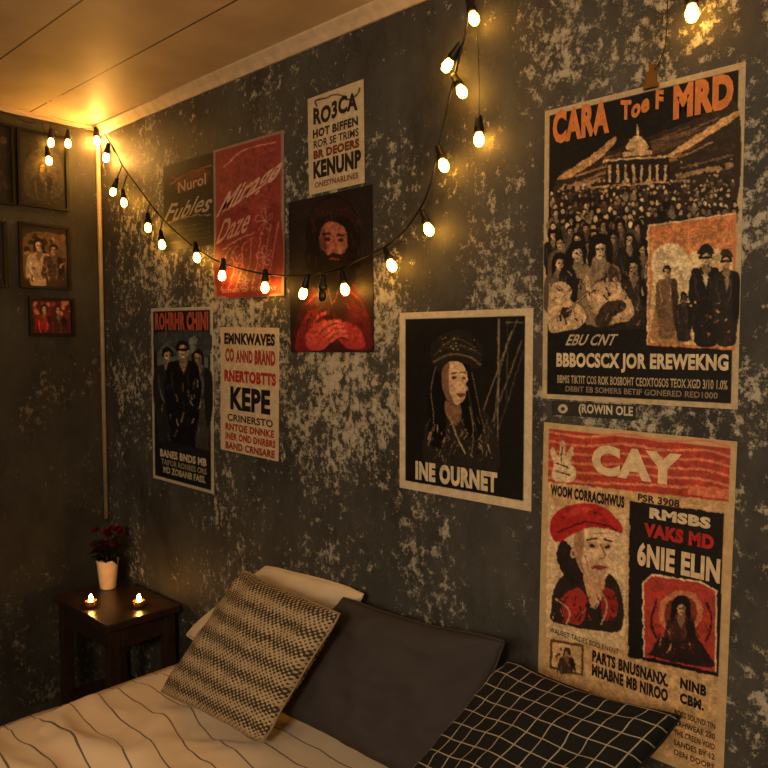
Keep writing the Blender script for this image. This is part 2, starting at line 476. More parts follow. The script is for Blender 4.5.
            ca.data.foreach_set("color", rgba.reshape(-1))
            me.materials.append(M_inkp); me.validate()
            o = bpy.data.objects.new("printed_picture", me); COL.objects.link(o); o.parent = s.obj
        for V, Fc, c in s.lets:
            o = mkobj("lettering", V, Fc, M_ink, parent=s.obj)
            ca = o.data.color_attributes.new("Col", 'FLOAT_COLOR', 'POINT')
            ca.data.foreach_set("color", list(lin(c))*len(V))
        return s.obj

CREAM = (228, 208, 170); BLK = (20, 19, 19); RED = (170, 50, 42); ORG = (224, 138, 74)
rr = random.Random(3)

# --- large concert poster
P = Board("poster", [(545, 113), (746, 60), (738, 411), (543, 397)], col=(196, 176, 140), label="large black and orange concert poster with crowd picture and cream border", grain=.18, warp=1.3)
P.inner(.028, .016, .974, .985, BLK)
P.poly([(556, 180), (590, 160), (640, 140), (700, 116), (738, 102), (737, 205), (700, 214), (650, 222), (600, 235), (556, 238)], (52, 41, 32))
for i in range(26):
    x = 560+rr.uniform(0, 100); x2 = min(736, x+rr.uniform(30, 90)); y = 172-(x-556)*.36+rr.uniform(0, 30)
    P.line([(x, y), ((x+x2)/2, y-(x2-x)*.16+rr.uniform(-2, 2)), (x2, y-(x2-x)*.36)], rr.uniform(.8, 2.4), rr.choice([(160, 120, 78), (120, 88, 58), (90, 68, 48)]))
P.poly([(700, 132), (736, 110), (737, 116), (704, 138), (676, 154), (660, 160)], (210, 164, 110))
P.poly([(558, 178), (596, 152), (612, 138), (616, 141), (600, 158), (570, 178)], (196, 152, 102))
# domed hall
P.poly([(604, 190), (606, 162), (620, 158), (622, 142), (636, 132), (650, 140), (652, 156), (668, 156), (672, 186)], (34, 27, 22), smooth=False)
P.poly([(627, 150), (628, 142), (636, 136), (645, 141), (646, 150)], (212, 176, 126)); P.line([(637, 124), (637, 138)], 2, (220, 184, 130))
P.quad([(622, 152), (652, 150), (652, 155), (622, 157)], (196, 160, 116))
for i in range(8): P.line([(609+i*8, 165), (609+i*8, 183)], 2.6, (200, 168, 126))
P.line([(602, 161), (672, 156)], 2.2, (208, 172, 124)); P.line([(590, 188), (690, 180)], 2.2, (190, 154, 108))
P.line([(560, 190), (600, 180)], 4, (160, 128, 92)); P.line([(676, 176), (734, 164)], 5, (160, 128, 92)); P.line([(680, 168), (734, 154)], 2, (120, 94, 68))
P.scatter((560, 180, 736, 206), 170, .8, 2.6, [(222, 196, 152), (180, 146, 106), (30, 24, 20), (140, 112, 82), (30, 24, 20)], 2)
P.scatter((676, 158, 736, 190), 50, .8, 2.2, [(196, 168, 126), (140, 112, 82), (30, 24, 20)], 52)
for row in range(6):
    for i in range(24):
        x = 553+i*7.9+rr.uniform(-3, 3); y = 192+row*7.4-(x-556)*.06+rr.uniform(-2.5, 2.5)
        if x > 736 or (x > 644 and y > 216): continue
        q = .62+row*.12
        P.ell(x, y+6*q, 4.6*q, 6*q, rr.choice([(30, 25, 22), (70, 60, 50), (16, 14, 14), (128, 112, 90), (38, 32, 28)]))
        P.ell(x, y-.8*q, 2.8*q, 3.3*q, (22, 18, 16))
        P.ell(x+.3*q, y+.4*q, 2.0*q, 2.7*q, rr.choice([(200, 168, 128), (160, 128, 96), (222, 194, 154), (120, 94, 72)]))
P.poly([(549, 244), (600, 234), (648, 234), (648, 330), (549, 332)], (32, 28, 25), smooth=False)
tones = [(34, 29, 27), (92, 80, 66), (24, 21, 20), (136, 120, 98), (54, 46, 40)]
for k, (x, y, h) in enumerate(((553, 236, 8), (570, 232, 8), (586, 229, 8), (603, 226, 8), (620, 226, 9), (637, 228, 9), (560, 244, 9.5), (577, 240, 9.5), (594, 236, 10), (613, 238, 10), (629, 240, 10.5), (642, 250, 9))):
    P.person(x, y, h, rr.choice([(212, 184, 144), (192, 160, 122), (166, 134, 102)]), coat=tones[k % 5], hairk=rr.choice([1.0, 1.15, 1.3]), length=5, long=rr.random() > .5, turn=rr.uniform(-1, 1))
P.person(560, 264, 13, (206, 172, 130), coat=(96, 82, 66), hairk=1.25, length=4.8, turn=.8)
P.person(633, 268, 13, (212, 180, 136), coat=(44, 36, 31), hairk=1.3, length=4.4, turn=-.8)
P.person(577, 254, 15, (222, 192, 152), coat=(30, 26, 24), hairk=1.3, length=4.8, turn=.6)
P.person(600, 250, 17, (230, 200, 158), coat=(140, 118, 92), hairk=1.45, length=4.4, turn=-.5)
P.poly([(549, 296), (554, 284), (564, 282), (572, 290), (570, 300), (580, 306), (586, 318), (578, 328), (562, 331), (549, 330)], (208, 176, 134))
P.ell(566, 312, 5.5, 5.5, (46, 34, 26)); P.line([(566, 312), (590, 290), (606, 276)], 3.0, (70, 52, 38)); P.line([(566, 312), (600, 281)], .8, (210, 180, 136))
P.poly([(588, 296), (596, 284), (612, 282), (626, 294), (634, 312), (626, 322), (606, 322), (592, 312)], (190, 158, 120))
P.poly([(594, 322), (604, 304), (620, 300), (626, 308), (612, 318), (604, 328)], (60, 47, 38))
P.line([(586, 276), (590, 290), (602, 300), (616, 296)], 4.0, (220, 188, 144)); P.line([(614, 278), (620, 290), (612, 298)], 3.6, (210, 176, 134))
P.strokes((552, 270, 644, 320), 80, .6, 1.5, 9, [(130, 108, 82), (24, 20, 18), (30, 24, 22), (190, 160, 122), (24, 20, 18), (76, 62, 50)], 77)
# inset orange panel
P.quad([(648, 226), (737, 213), (735, 352), (647, 346)], (206, 130, 80))
P.quad([(651, 244), (734, 234), (732, 349), (650, 343)], (216, 186, 138))
P.poly([(652, 246), (670, 236), (690, 232), (734, 230), (733, 256), (712, 248), (690, 254), (668, 262), (652, 290)], (206, 136, 86))
P.poly([(653, 252), (670, 244), (684, 250), (690, 276), (684, 300), (660, 296), (652, 280)], (228, 202, 160))
P.poly([(655, 310), (664, 296), (676, 306), (688, 318), (690, 342), (652, 342)], (160, 122, 84))
P.person(667, 272, 9, (206, 168, 120), coat=(120, 92, 66), length=7.4, long=False)
P.person(706, 258, 13, (210, 170, 126), coat=(24, 21, 22), length=6.8, glasses=True, long=False)
P.person(727, 262, 12, (200, 158, 116), coat=(38, 32, 30), length=7, glasses=True, long=False)
P.poly([(698, 254), (700, 247), (706, 244), (712, 247), (714, 254), (706, 252)], (30, 24, 24)); P.poly([(721, 257), (722, 251), (730, 250), (734, 258), (727, 255)], (56, 42, 34))
P.person(684, 298, 8, (110, 84, 62), coat=(44, 36, 31), length=5.4)
P.quad([(702, 276), (706, 273), (709, 277), (706, 290)], (196, 180, 150)); P.quad([(725, 281), (728, 277), (730, 281), (728, 294)], (150, 130, 104))
P.scatter((654, 300, 732, 344), 36, .7, 2.0, [(160, 90, 50), (50, 38, 30), (220, 184, 136), (90, 66, 46)], 6)
P.line([(648, 226), (737, 213)], 1.6, (226, 200, 160)); P.line([(648, 226), (647, 346)], 1.6, (226, 200, 160))
P.text("CARA", 553, 113, 609, 33, ORG, .055)
P.text("Toe F", 620, 101, 663, 19, ORG, .045, wave=.12)
P.text("MRD", 673, 86, 734, 34, ORG, .065)
P.text("EBU CNT", 568, 334, 616, 11, (200, 180, 150), .02, shear=.1)
P.text("BBBOCSCX JOR EREWEKNG", 557, 352, 729, 18, CREAM, .045)
P.text("BBMIS TIKTIT COS ROK BOSBOHT CEOXTOSOS TEOX XGD 3/10 1.0%", 558, 374, 728, 8, (190, 170, 138), .02)
P.text("DBBIT EB SOMERS BETIF GONERED RED1000", 566, 385, 718, 5.5, (150, 134, 110), .02)
P.finish()
c = back(652, 78, .0045)
V, Fc = boxgeo((-.010, -.006, -.020), (.010, .0, .012)); boxgeo((-.014, -.009, -.020), (.014, .002, -.012), V, Fc)
boxgeo((-.005, -.003, .012), (.005, .0045, .026), V, Fc)
mkobj("binder_clip", V, Fc, M_clip, loc=c, label="small brass clip holding the large concert poster", category="clip")

# --- wall lettering strip
P = Board("sticker_strip", [(552, 401), (636, 405), (636, 421), (552, 414)], col=(50, 50, 47), label="narrow dark label strip with pale lettering and round dot", category="sticker", warp=0)
P.ell(562, 408.5, 4.5, 4.5, (200, 188, 160)); P.ell(562, 408.5, 1.8, 1.8, (50, 48, 44))
P.text("(ROWIN OLE", 577, 403.5, 633, 11.5, (206, 196, 172), .035)
P.finish()

# --- lower kraft poster
P = Board("poster", [(541, 422), (733, 441), (727, 795), (541, 706)], col=(200, 172, 128), label="tan gig poster with red striped banner and capped man", warp=1.0, grain=.12)
KR = (204, 168, 120)
P.inner(.03, .015, .97, .985, KR)
P.quad([(546, 428), (727, 447), (726, 502), (546, 480)], (176, 66, 50))
for i in range(6):
    y = 431+i*9
    P.line([(546, y), (580, y+5), (620, y+2+i), (660, y+9), (700, y+8+i), (727, y+15+i)], 2.6, (214, 130, 96))
P.poly([(550, 478), (551, 462), (547, 452), (550, 446), (556, 456), (557, 441), (561, 441), (562, 455), (567, 446), (570, 448), (567, 462), (572, 468), (570, 480)], (222, 196, 156))
P.line([(553, 462), (565, 466)], 1.4, (60, 36, 30)); P.line([(553, 470), (567, 474)], 1.2, (60, 36, 30)); P.line([(559, 446), (558, 460)], 1.1, (60, 36, 30))
P.text("CAY", 588, 443, 677, 30, (236, 208, 164), .06)
P.text("WOOM CORRACSHWUS", 549, 483, 621, 11, (36, 26, 22), .06)
P.text("PSR 3908", 634, 493, 676, 7.5, (60, 36, 26), .04)
P.quad([(684, 484), (726, 489), (726, 500), (684, 494)], (214, 120, 84))
# capped man
P.quad([(547, 503), (623, 515), (624, 650), (547, 634)], (218, 190, 148))
P.poly([(552, 608), (554, 588), (562, 574), (578, 566), (600, 568), (614, 580), (622, 602), (620, 630), (600, 630), (570, 624), (553, 618)], (44, 34, 30))
P.poly([(580, 564), (592, 576), (604, 568), (602, 592), (594, 608), (586, 592)], (206, 160, 120))
P.poly([(562, 538), (556, 552), (561, 570), (572, 582), (582, 578), (578, 558)], (36, 28, 26))
P.poly([(573, 532), (586, 524), (602, 527), (612, 538), (614, 554), (610, 569), (600, 580), (588, 577), (578, 566), (573, 548)], (226, 192, 152))
P.poly([(573, 532), (581, 526), (582, 545), (580, 560), (588, 577), (580, 568), (574, 554)], (176, 132, 100))
P.poly([(584, 562), (591, 559), (600, 560), (607, 567), (600, 579), (589, 577)], (196, 158, 122))
P.ell(572, 551, 3.5, 6, (206, 164, 126)); P.ell(572, 552, 1.5, 3, (140, 96, 72))
P.ell(590, 544, 7, 4, (190, 150, 116)); P.ell(605, 545, 6, 4, (190, 150, 116))
P.poly([(549, 529), (551, 515), (562, 506), (580, 502), (600, 506), (616, 520), (620, 532), (608, 529), (590, 526), (572, 532), (556, 540)], (182, 40, 40))
P.line([(556, 531), (580, 521), (602, 524), (614, 530)], 2, (90, 22, 24)); P.line([(560, 516), (580, 509), (600, 514)], 1.4, (120, 26, 28)); P.poly([(560, 514), (576, 506), (590, 508), (574, 514)], (204, 66, 56))
P.line([(584, 539), (595, 537)], 1.8, (60, 38, 28)); P.line([(601, 538), (610, 541)], 1.8, (60, 38, 28)); P.ell(590, 545, 2.8, 1.6, (40, 28, 22)); P.ell(605, 546, 2.6, 1.6, (40, 28, 22))
P.line([(598, 543), (603, 555), (596, 558)], 1.4, (140, 94, 68)); P.poly([(589, 566), (597, 564), (605, 566), (597, 569)], (126, 50, 44)); P.line([(583, 554), (586, 564)], 1.0, (150, 108, 82)); P.line([(590, 532), (606, 533)], .8, (170, 130, 100))
P.poly([(562, 596), (576, 586), (586, 598), (582, 622), (566, 618)], (168, 50, 44)); P.poly([(602, 588), (614, 592), (616, 614), (602, 618)], (150, 42, 40))
P.line([(556, 596), (570, 610), (566, 622)], 1.6, (190, 160, 124)); P.line([(600, 590), (606, 606), (600, 624)], 1.6, (190, 160, 124))
P.strokes((555, 590, 616, 616), 34, .6, 1.5, 8, [(200, 164, 120), (30, 22, 20), (150, 44, 40), (20, 16, 16)], 78)
P.text("WAUBET TAIDES BOD ENENT", 551, 624, 619, 5, (80, 54, 40), .02)
# black panel
P.quad([(626, 500), (722, 514), (720, 682), (628, 657)], (24, 20, 20))
P.text("RMSBS", 646, 507, 708, 11, CREAM, .06)
P.text("VAKS MD", 641, 522, 712, 14, (186, 46, 40), .06)
P.text("6NIE ELIN", 635, 541, 719, 24, (232, 206, 166), .05)
P.poly([(640, 584), (650, 575), (700, 584), (717, 594), (717, 677), (644, 658)], (176, 62, 50), smooth=False)
P.line([(640, 584), (650, 575), (700, 584), (717, 594)], 1.8, CREAM, smooth=False); P.line([(641, 584), (644, 658)], 1.6, CREAM, smooth=False); P.line([(716, 594), (717, 677)], 1.6, CREAM, smooth=False)
P.ell(680, 614, 23, 23, (200, 124, 88)); P.ell(680, 615, 17, 18, (120, 50, 42))
P.person(680, 610, 13, (212, 162, 122), coat=(60, 36, 31), length=4.2, hairk=1.5)
P.poly([(652, 652), (660, 638), (676, 644), (694, 640), (708, 656), (712, 672), (650, 657)], (40, 28, 26))
P.line([(656, 600), (650, 622), (656, 640)], 2, (50, 26, 24)); P.line([(706, 604), (712, 626), (706, 646)], 2, (50, 26, 24))
P.strokes((652, 624, 708, 656), 34, .6, 1.5, 7, [(214, 160, 116), (50, 26, 24), (140, 44, 38), (50, 26, 24)], 79)
# bottom
P.quad([(552, 636), (584, 643), (584, 675), (552, 665)], (90, 66, 44)); P.quad([(554, 639), (582, 645), (582, 672), (554, 663)], (206, 170, 122))
P.person(568, 650, 7, (180, 130, 90), coat=(60, 46, 36), length=3); P.scatter((556, 644, 580, 664), 14, .7, 2, [(150, 100, 60), (60, 44, 34)], 14)
P.text("PARTS BNUSNANX.", 593, 648, 669, 12, (36, 27, 22), .06)
P.text("MHABNE MB NIROO", 593, 662, 669, 12, (36, 27, 22), .06)
P.text("NINB", 681, 680, 708, 11, (36, 27, 22), .06)
P.text("CBM.", 681, 695, 706, 11, (36, 27, 22), .06)
for i, t in enumerate(["BOES SOUND TIN", "CRHWEAE 230", "THE CREEN VOID", "SANDES BY 12", "OEN DOORS"]):
    P.text(t, 676, 712+i*10, 718, 6, (70, 52, 40), .03)
P.text("BONER TED CASTING ON MAIN", 556, 678, 664, 6, (70, 52, 40), .03)
P.finish()

# --- centre poster
P = Board("poster", [(400, 313), (533, 308), (532, 512), (400, 487)], col=(214, 196, 162), label="black poster of woman in dark hat with wide cream border", warp=.7, grain=.12)
P.inner(.05, .035, .95, .955, BLK)
P.line([(499, 318), (498, 470)], 1.8, (130, 114, 90)); P.line([(512, 330), (480, 420)], 1.1, (140, 122, 96)); P.line([(522, 340), (486, 440)], 1.5, (106, 92, 72)); P.line([(506, 322), (524, 322)], 1.2, (110, 96, 76))
P.line([(518, 318), (500, 372), (494, 440)], .9, (120, 104, 82)); P.line([(508, 318), (507, 400)], .9, (76, 68, 56)); P.line([(524, 350), (492, 452)], .9, (88, 76, 60))
P.poly([(426, 464), (424, 436), (430, 414), (442, 404), (470, 402), (488, 414), (498, 438), (498, 472), (460, 470)], (40, 35, 32))
P.poly([(437, 356), (430, 384), (427, 414), (432, 446), (443, 444), (447, 412), (445, 376)], (8, 8, 8))
P.poly([(462, 362), (472, 370), (479, 398), (485, 428), (472, 440), (461, 412)], (8, 7, 7))
P.poly([(443, 366), (452, 360), (462, 363), (467, 372), (468, 381), (466, 384), (469, 389), (466, 391), (466, 395), (463, 401), (455, 405), (448, 399), (443, 384)], (216, 180, 140))
P.poly([(443, 366), (449, 362), (449, 380), (450, 392), (455, 405), (447, 399), (442, 384)], (130, 96, 72))
P.poly([(446, 400), (455, 406), (460, 403), (462, 416), (456, 425), (446, 414)], (128, 96, 72))
P.line([(451, 373.5), (457, 371.8)], 1.3, (60, 38, 28)); P.line([(461, 372), (466, 372.6)], 1.3, (60, 38, 28))
P.ell(454, 377, 3.4, 2.2, (170, 132, 102)); P.ell(464, 377.5, 2.6, 2.0, (176, 138, 106))
P.ell(454.5, 377, 2.2, 1.1, (24, 16, 14)); P.ell(464, 377.5, 1.9, 1.1, (24, 16, 14)); P.line([(462, 379), (467, 388)], .9, (170, 130, 100)); P.poly([(457, 394), (462, 392.5), (466, 394), (461, 397)], (120, 56, 48)); P.ell(452, 388, 2.5, 4, (196, 156, 120))
P.poly([(436, 368), (430, 352), (436, 339), (450, 331), (466, 330), (478, 339), (483, 354), (477, 368), (466, 363), (450, 361), (440, 371)], (34, 30, 27))
P.line([(433, 362), (450, 354), (468, 356), (481, 365)], 2.2, (104, 88, 66)); P.line([(438, 350), (456, 338), (474, 346)], 1, (86, 74, 56)); P.line([(434, 354), (450, 346), (468, 347), (481, 354)], .9, (80, 68, 52))
P.scatter((437, 336, 476, 354), 46, .5, 1.2, [(140, 118, 90), (80, 68, 54), (12, 10, 10)], 21)
P.line([(436, 366), (431, 390), (434, 420), (428, 446)], 1.0, (120, 102, 80)); P.line([(472, 372), (478, 400), (485, 430)], 1.0, (110, 94, 74)); P.line([(468, 386), (472, 410), (478, 436)], .8, (76, 66, 52))
P.strokes((430, 416, 492, 458), 100, .5, 1.2, 9, [(150, 128, 98), (100, 86, 68), (180, 150, 114), (14, 12, 12), (14, 12, 12)], 80)
P.line([(450, 416), (458, 438), (466, 454)], 1.6, (160, 136, 104)); P.line([(470, 406), (474, 432), (472, 454)], 1.2, (130, 110, 84))
P.text("INE OURNET", 416, 460, 498, 19, (222, 204, 170), .06)
P.finish()

# --- band poster with three figures
P = Board("poster", [(153, 308), (213, 307), (214, 492), (152, 479)], col=(186, 176, 156), label="dark band poster with three standing figures and white border", warp=1.0, grain=.18)
P.inner(.035, .015, .965, .985, (22, 22, 24))
P.quad([(158, 331), (209, 330), (209, 452), (158, 443)], (98, 106, 108))
P.poly([(158, 331), (209, 330), (209, 356), (196, 344), (180, 350), (168, 340), (158, 352)], (56, 62, 66))
P.scatter((160, 334, 208, 380), 24, 2, 6, [(118, 126, 126), (76, 84, 88), (64, 70, 74)], 31)
P.person(169, 354, 12, (196, 166, 136), coat=(36, 36, 38), length=7.8, long=False, turn=.6)
P.person(199, 356, 12, (182, 152, 124), coat=(58, 56, 56), length=7.8, long=True, turn=-.6)
P.person(184, 348, 14, (202, 170, 138), coat=(14, 14, 16), length=7.4, long=False, glasses=True)
P.quad([(158, 440), (209, 448), (209, 456), (158, 447)], (26, 26, 28))
P.strokes((160, 372, 207, 430), 50, .6, 1.4, 10, [(112, 108, 102), (60, 60, 62), (12, 12, 14), (146, 134, 114)], 81, 3)
P.text("ROHRHR CHINI", 157, 312, 209, 17, (178, 84, 66), .06)
P.text("BANES BNDS MB", 160, 448, 207, 8, (196, 186, 160), .05)
P.text("TAIFOR RONBES ORS", 161, 458, 207, 6, (150, 142, 124), .03)
P.text("MD ZOBANB FASS.", 163, 466, 206, 7, (180, 170, 146), .04)
P.finish()

# --- cream text poster
P = Board("poster", [(221, 327), (281, 328), (277, 460), (221, 450)], col=(206, 186, 152), label="cream text poster with black and red lettering", warp=0, grain=.06)
P.inner(0, 0, 1, 1, (206, 186, 152))
P.text("EMNKWAVES", 225, 333, 277, 12, (46, 34, 30), .06)
P.text("CO", 226, 349, 235, 14, (168, 60, 50), .05)
P.text("ANND", 237, 351, 254, 13, (168, 60, 50), .05)
P.text("BRAND", 256, 351, 277, 15, (168, 60, 50), .06)
P.text("RNERTOBTTS", 225, 371, 277, 12, (176, 52, 44), .06)
P.text("KEPE", 231, 388, 271, 23, (34, 27, 24), .05)
P.text("CRINERSTO", 228, 415, 273, 7, (60, 44, 36), .03)
P.text("RNTOE DNNKE", 226, 424, 274, 7, (168, 56, 46), .05)
P.text("INER OND DNRBRS", 226, 433, 275, 7, (168, 56, 46), .05)
P.text("BAND CRNSARE", 226, 442, 274, 7, (150, 56, 46), .05)
P.finish()

# --- dark portrait poster with red light
P = Board("poster", [(289, 204), (372, 183), (375, 354), (291, 351)], col=(30, 24, 24), label="dark portrait poster of long-haired bearded man in red light", warp=1.1, grain=.16, soft=2)
P.inner(.01, .005, .99, .995, (34, 25, 26))
P.poly([(294, 350), (296, 322), (304, 298), (316, 284), (330, 286), (348, 280), (364, 294), (372, 316), (373, 352)], (60, 22, 25))
P.poly([(296, 350), (298, 330), (306, 314), (316, 308), (322, 316), (322, 330), (314, 350)], (110, 30, 36))
P.poly([(352, 350), (346, 330), (348, 312), (356, 304), (367, 314), (372, 330), (372, 350)], (96, 26, 32))
P.poly([(307, 268), (306, 230), (314, 206), (332, 195), (350, 202), (359, 224), (360, 262), (352, 286), (332, 292), (314, 286)], (14, 10, 11))
P.poly([(319, 240), (322, 226), (333, 221), (344, 227), (347, 242), (344, 256), (335, 264), (324, 258)], (164, 98, 72))
P.poly([(319, 240), (323, 228), (326, 240), (327, 258), (321, 252)], (110, 56, 46)); P.ell(340, 248, 3, 4, (184, 116, 86))
P.line([(321, 234), (330, 233)], 1.8, (24, 12, 12)); P.line([(336, 234), (345, 235)], 1.8, (24, 12, 12))
P.ell(326.5, 238.5, 3.2, 1.8, (40, 18, 16)); P.ell(340, 239.5, 3.2, 1.8, (40, 18, 16)); P.line([(333, 238), (335, 248), (331, 250)], 1.4, (110, 58, 44))
P.poly([(320, 248), (327, 254), (334, 252), (342, 254), (347, 248), (346, 266), (337, 280), (325, 272)], (26, 14, 14)); P.line([(329, 258), (339, 258)], 2, (140, 56, 50))
P.poly([(310, 222), (316, 206), (334, 197), (351, 206), (358, 224), (346, 217), (332, 214), (319, 218)], (40, 20, 20))
P.poly([(308, 348), (306, 334), (314, 324), (326, 320), (334, 328), (332, 340), (322, 350)], (186, 70, 64))
P.poly([(366, 348), (362, 332), (352, 324), (340, 322), (332, 332), (340, 342), (350, 350)], (168, 54, 54))
for i in range(4):
    P.line([(318+i*4, 330+i*4), (330+i*3, 322+i*4.5), (342+i*2, 322+i*5)], 3.6, (208, 96, 84)); P.line([(320+i*4, 333+i*4), (332+i*3, 325+i*4.5), (343+i*2, 325+i*5)], 1.1, (90, 24, 28))
P.line([(312, 326), (318, 316), (328, 312)], 3.4, (190, 78, 70))
P.line([(306, 304), (316, 294), (326, 290)], 2.0, (130, 36, 40)); P.line([(346, 288), (360, 300), (369, 318)], 2.0, (116, 32, 36))
P.line([(328, 288), (332, 304), (338, 290)], 1.3, (180, 90, 74))
P.strokes((298, 300, 370, 320), 24, .6, 1.4, 10, [(130, 44, 44), (50, 16, 20), (90, 26, 30)], 82, 3)
for i in range(40):
    x = rr.uniform(308, 358); y = rr.uniform(204, 272)
    if 316 < x < 350 and 216 < y < 282: continue
    P.line([(x, y), (x+rr.uniform(-3, 3), y+rr.uniform(5, 14))], rr.uniform(.7, 1.3), (70, 38, 33))
P.finish()

# --- cream poster above it
P = Board("poster", [(308, 98), (363, 82), (367, 183), (311, 195)], gap=.003, col=(204, 186, 150), label="cream poster with heavy dark lettering overlapping the portrait poster", warp=0, grain=.06)
P.text("RO3CA", 314, 107, 358, 17, (52, 38, 32), .05, wave=.1)
P.text("HOT BIFFEN", 314, 129, 359, 9, (60, 42, 36), .05)
P.line([(318, 106), (316, 100), (326, 98)], 1.5, (60, 40, 34)); P.line([(350, 101), (358, 96), (360, 90)], 1.5, (60, 40, 34)); P.line([(326, 98), (338, 95), (350, 101)], 1.2, (60, 40, 34))
P.text("ROR SE TRIMS", 315, 140, 360, 8, (70, 46, 38), .03)
P.text("BR DEOERS", 315, 150, 361, 9, (120, 56, 42), .06)
P.text("KENUNP", 315, 161, 363, 18, (44, 32, 28), .06)
P.text("ONESTNARLINES", 317, 182, 361, 6, (120, 70, 52), .03)
P.finish()

# --- red script poster
P = Board("poster", [(214, 149), (283, 133), (287, 297), (216, 298)], gap=.003, col=(150, 128, 112), label="dusty red poster with pale script lettering and floral linework", warp=1.4, grain=.12)
P.inner(.03, .015, .97, .985, (146, 60, 58))
P.poly([(220, 220), (240, 205), (262, 214), (280, 206), (282, 290), (220, 292)], (128, 46, 48))
PK = (204, 138, 122)
P.text("Mirage", 221, 192, 281, 30, (218, 172, 148), .02, shear=.3, slope=.85)
P.text("Daze", 221, 218, 252, 24, (204, 150, 132), .015, shear=.3, slope=.35)
P.line([(222, 210), (236, 202), (262, 186), (280, 172)], 1.6, (206, 158, 136)); P.line([(224, 248), (236, 240), (256, 232)], 1.3, PK)
for cx, cy, r in ((266, 220, 11), (238, 262, 11), (266, 256, 10), (246, 282, 7)):
    for a in range(5):
        t = a*math.pi/2.5+cx
        P.line([(cx, cy), (cx+r*.7*math.cos(t-.3), cy+r*.9*math.sin(t-.3)), (cx+r*.8*math.cos(t), cy+r*1.1*math.sin(t)), (cx+r*.5*math.cos(t+.35), cy+r*.9*math.sin(t+.35)), (cx+1, cy+1)], 1.0, (190, 116, 104))
for i in range(7): P.line([(222+i*8, 290), (228+i*8, 272-i*4), (226+i*9, 258-i*6), (232+i*8, 246-i*3)], 1.1, (186, 110, 100))
P.line([(224, 166), (244, 150), (276, 144)], 1.2, PK)
P.text("BONES OF THE DAY", 224, 288, 280, 4, (190, 130, 112), .02)
P.finish()

# --- dark poster with script
P = Board("poster", [(163, 166), (217, 152), (219, 246), (165, 250)], col=(40, 40, 42), label="dark poster with pale script and red badge, partly covered")
P.inner(.02, .015, .98, .985, (32, 33, 36))
P.line([(170, 184), (186, 174), (212, 166)], 1.4, (150, 90, 78)); P.line([(172, 176), (190, 184), (210, 172)], 1.4, (160, 64, 56))
P.poly([(176, 182), (190, 172), (208, 170), (206, 184), (190, 190), (178, 192)], (92, 34, 34))
P.text("Nurol", 178, 182, 206, 11, (186, 158, 130), .02, slope=.2)
P.text("Fubles", 168, 203, 212, 16, (180, 160, 136), .015, shear=.2, wave=.1)
P.line([(168, 222), (190, 216), (212, 216)], 1.4, (150, 132, 108))
for i in range(4): P.line([(170, 227+i*5), (212, 223+i*5)], 1.0, (70, 66, 60))
P.finish()

# ------------------------------------------------------------------ framed pictures on left wall
def framed(quad, label, draw, bg):
    P = Board("picture_frame", quad, plane='left', gap=.0, thick=.006, col=(20, 18, 17), mat=M_frame, label=label, category="picture frame", group="framed pictures beside the corner", warp=1.0)
    w, h = P.w, P.h
    bu, bv = .010/w, .010/h
    V = []; Fc = []
    def bar(u0, v0, u1, v1):
        i = len(V); t0, t1 = .0055, .014
        cs = [(u0, v0), (u1, v0), (u1, v1), (u0, v1)]
        for d in (t0, t1):
            for (u, v) in cs: V.append(P.loc(u, v, d))
        Fc.extend([(i, i+1, i+2, i+3), (i+7, i+6, i+5, i+4), (i, i+4, i+5, i+1), (i+1, i+5, i+6, i+2), (i+2, i+6, i+7, i+3), (i+3, i+7, i+4, i)])
    bar(0, 0, 1, bv); bar(0, 1-bv, 1, 1); bar(0, bv, bu, 1-bv); bar(1-bu, bv, 1, 1-bv)
    mkobj("moulding", V, Fc, M_frame, parent=P.obj)
    P.inner(bu, bv, 1-bu, 1-bv, bg)
    draw(P); P.finish()
def d1(P):
    P.poly([(22, 240), (40, 232), (64, 240), (64, 276), (40, 284), (22, 276)], (110, 84, 60))
    P.scatter((24, 236, 64, 280), 30, 1, 3.4, [(170, 126, 84), (48, 34, 28), (130, 96, 66), (60, 42, 32)], 41)
    P.person(38, 246, 10, (216, 176, 132), coat=(190, 162, 130), length=4, hairk=1.1, turn=.5); P.person(53, 250, 9, (190, 146, 108), coat=(72, 52, 46), length=4, long=False)
    P.strokes((24, 262, 64, 280), 16, 1, 2, 5, [(180, 140, 98), (60, 42, 32)], 83)
def d2(P):
    P.scatter((32, 302, 70, 330), 30, 1, 4, [(160, 64, 54), (120, 44, 40), (200, 128, 96), (44, 22, 22)], 42)
    P.person(44, 309, 7, (214, 162, 120), coat=(140, 36, 36), length=3); P.person(58, 311, 7, (214, 162, 120), coat=(70, 30, 30), length=3, long=False)
def d3(P):
    P.poly([(26, 160), (44, 148), (60, 160), (60, 196), (26, 196)], (60, 54, 48))
    P.person(42, 168, 9, (126, 102, 80), coat=(44, 40, 38), length=3.6)
    P.scatter((22, 184, 64, 204), 14, 1, 3, [(76, 66, 54), (50, 46, 40)], 43)
def d4(P): P.scatter((-20, 140, 12, 196), 18, 1, 4, [(66, 56, 46), (48, 42, 38), (84, 62, 46)], 44)
def d5(P): P.scatter((-34, 230, 2, 280), 18, 1, 4, [(110, 88, 60), (50, 44, 40), (120, 74, 48)], 45)
framed([(18, 222), (69, 227), (69, 290), (19, 288)], "dark framed picture of two figures in warm tones", d1, (60, 46, 36))
framed([(28, 296), (73, 299), (73, 336), (29, 336)], "small dark frame with reddish group picture", d2, (84, 36, 32))
framed([(16, 127), (67, 138), (68, 211), (17, 206)], "dark framed print, dim portrait, below the hanging bulbs", d3, (38, 35, 34))
framed([(-26, 118), (13, 126), (14, 205), (-26, 202)], "dark framed print with brownish picture near ceiling", d4, (34, 30, 28))
framed([(-38, 218), (5, 221), (6, 287), (-38, 286)], "dark framed picture with brass-toned scene", d5, (46, 38, 32))

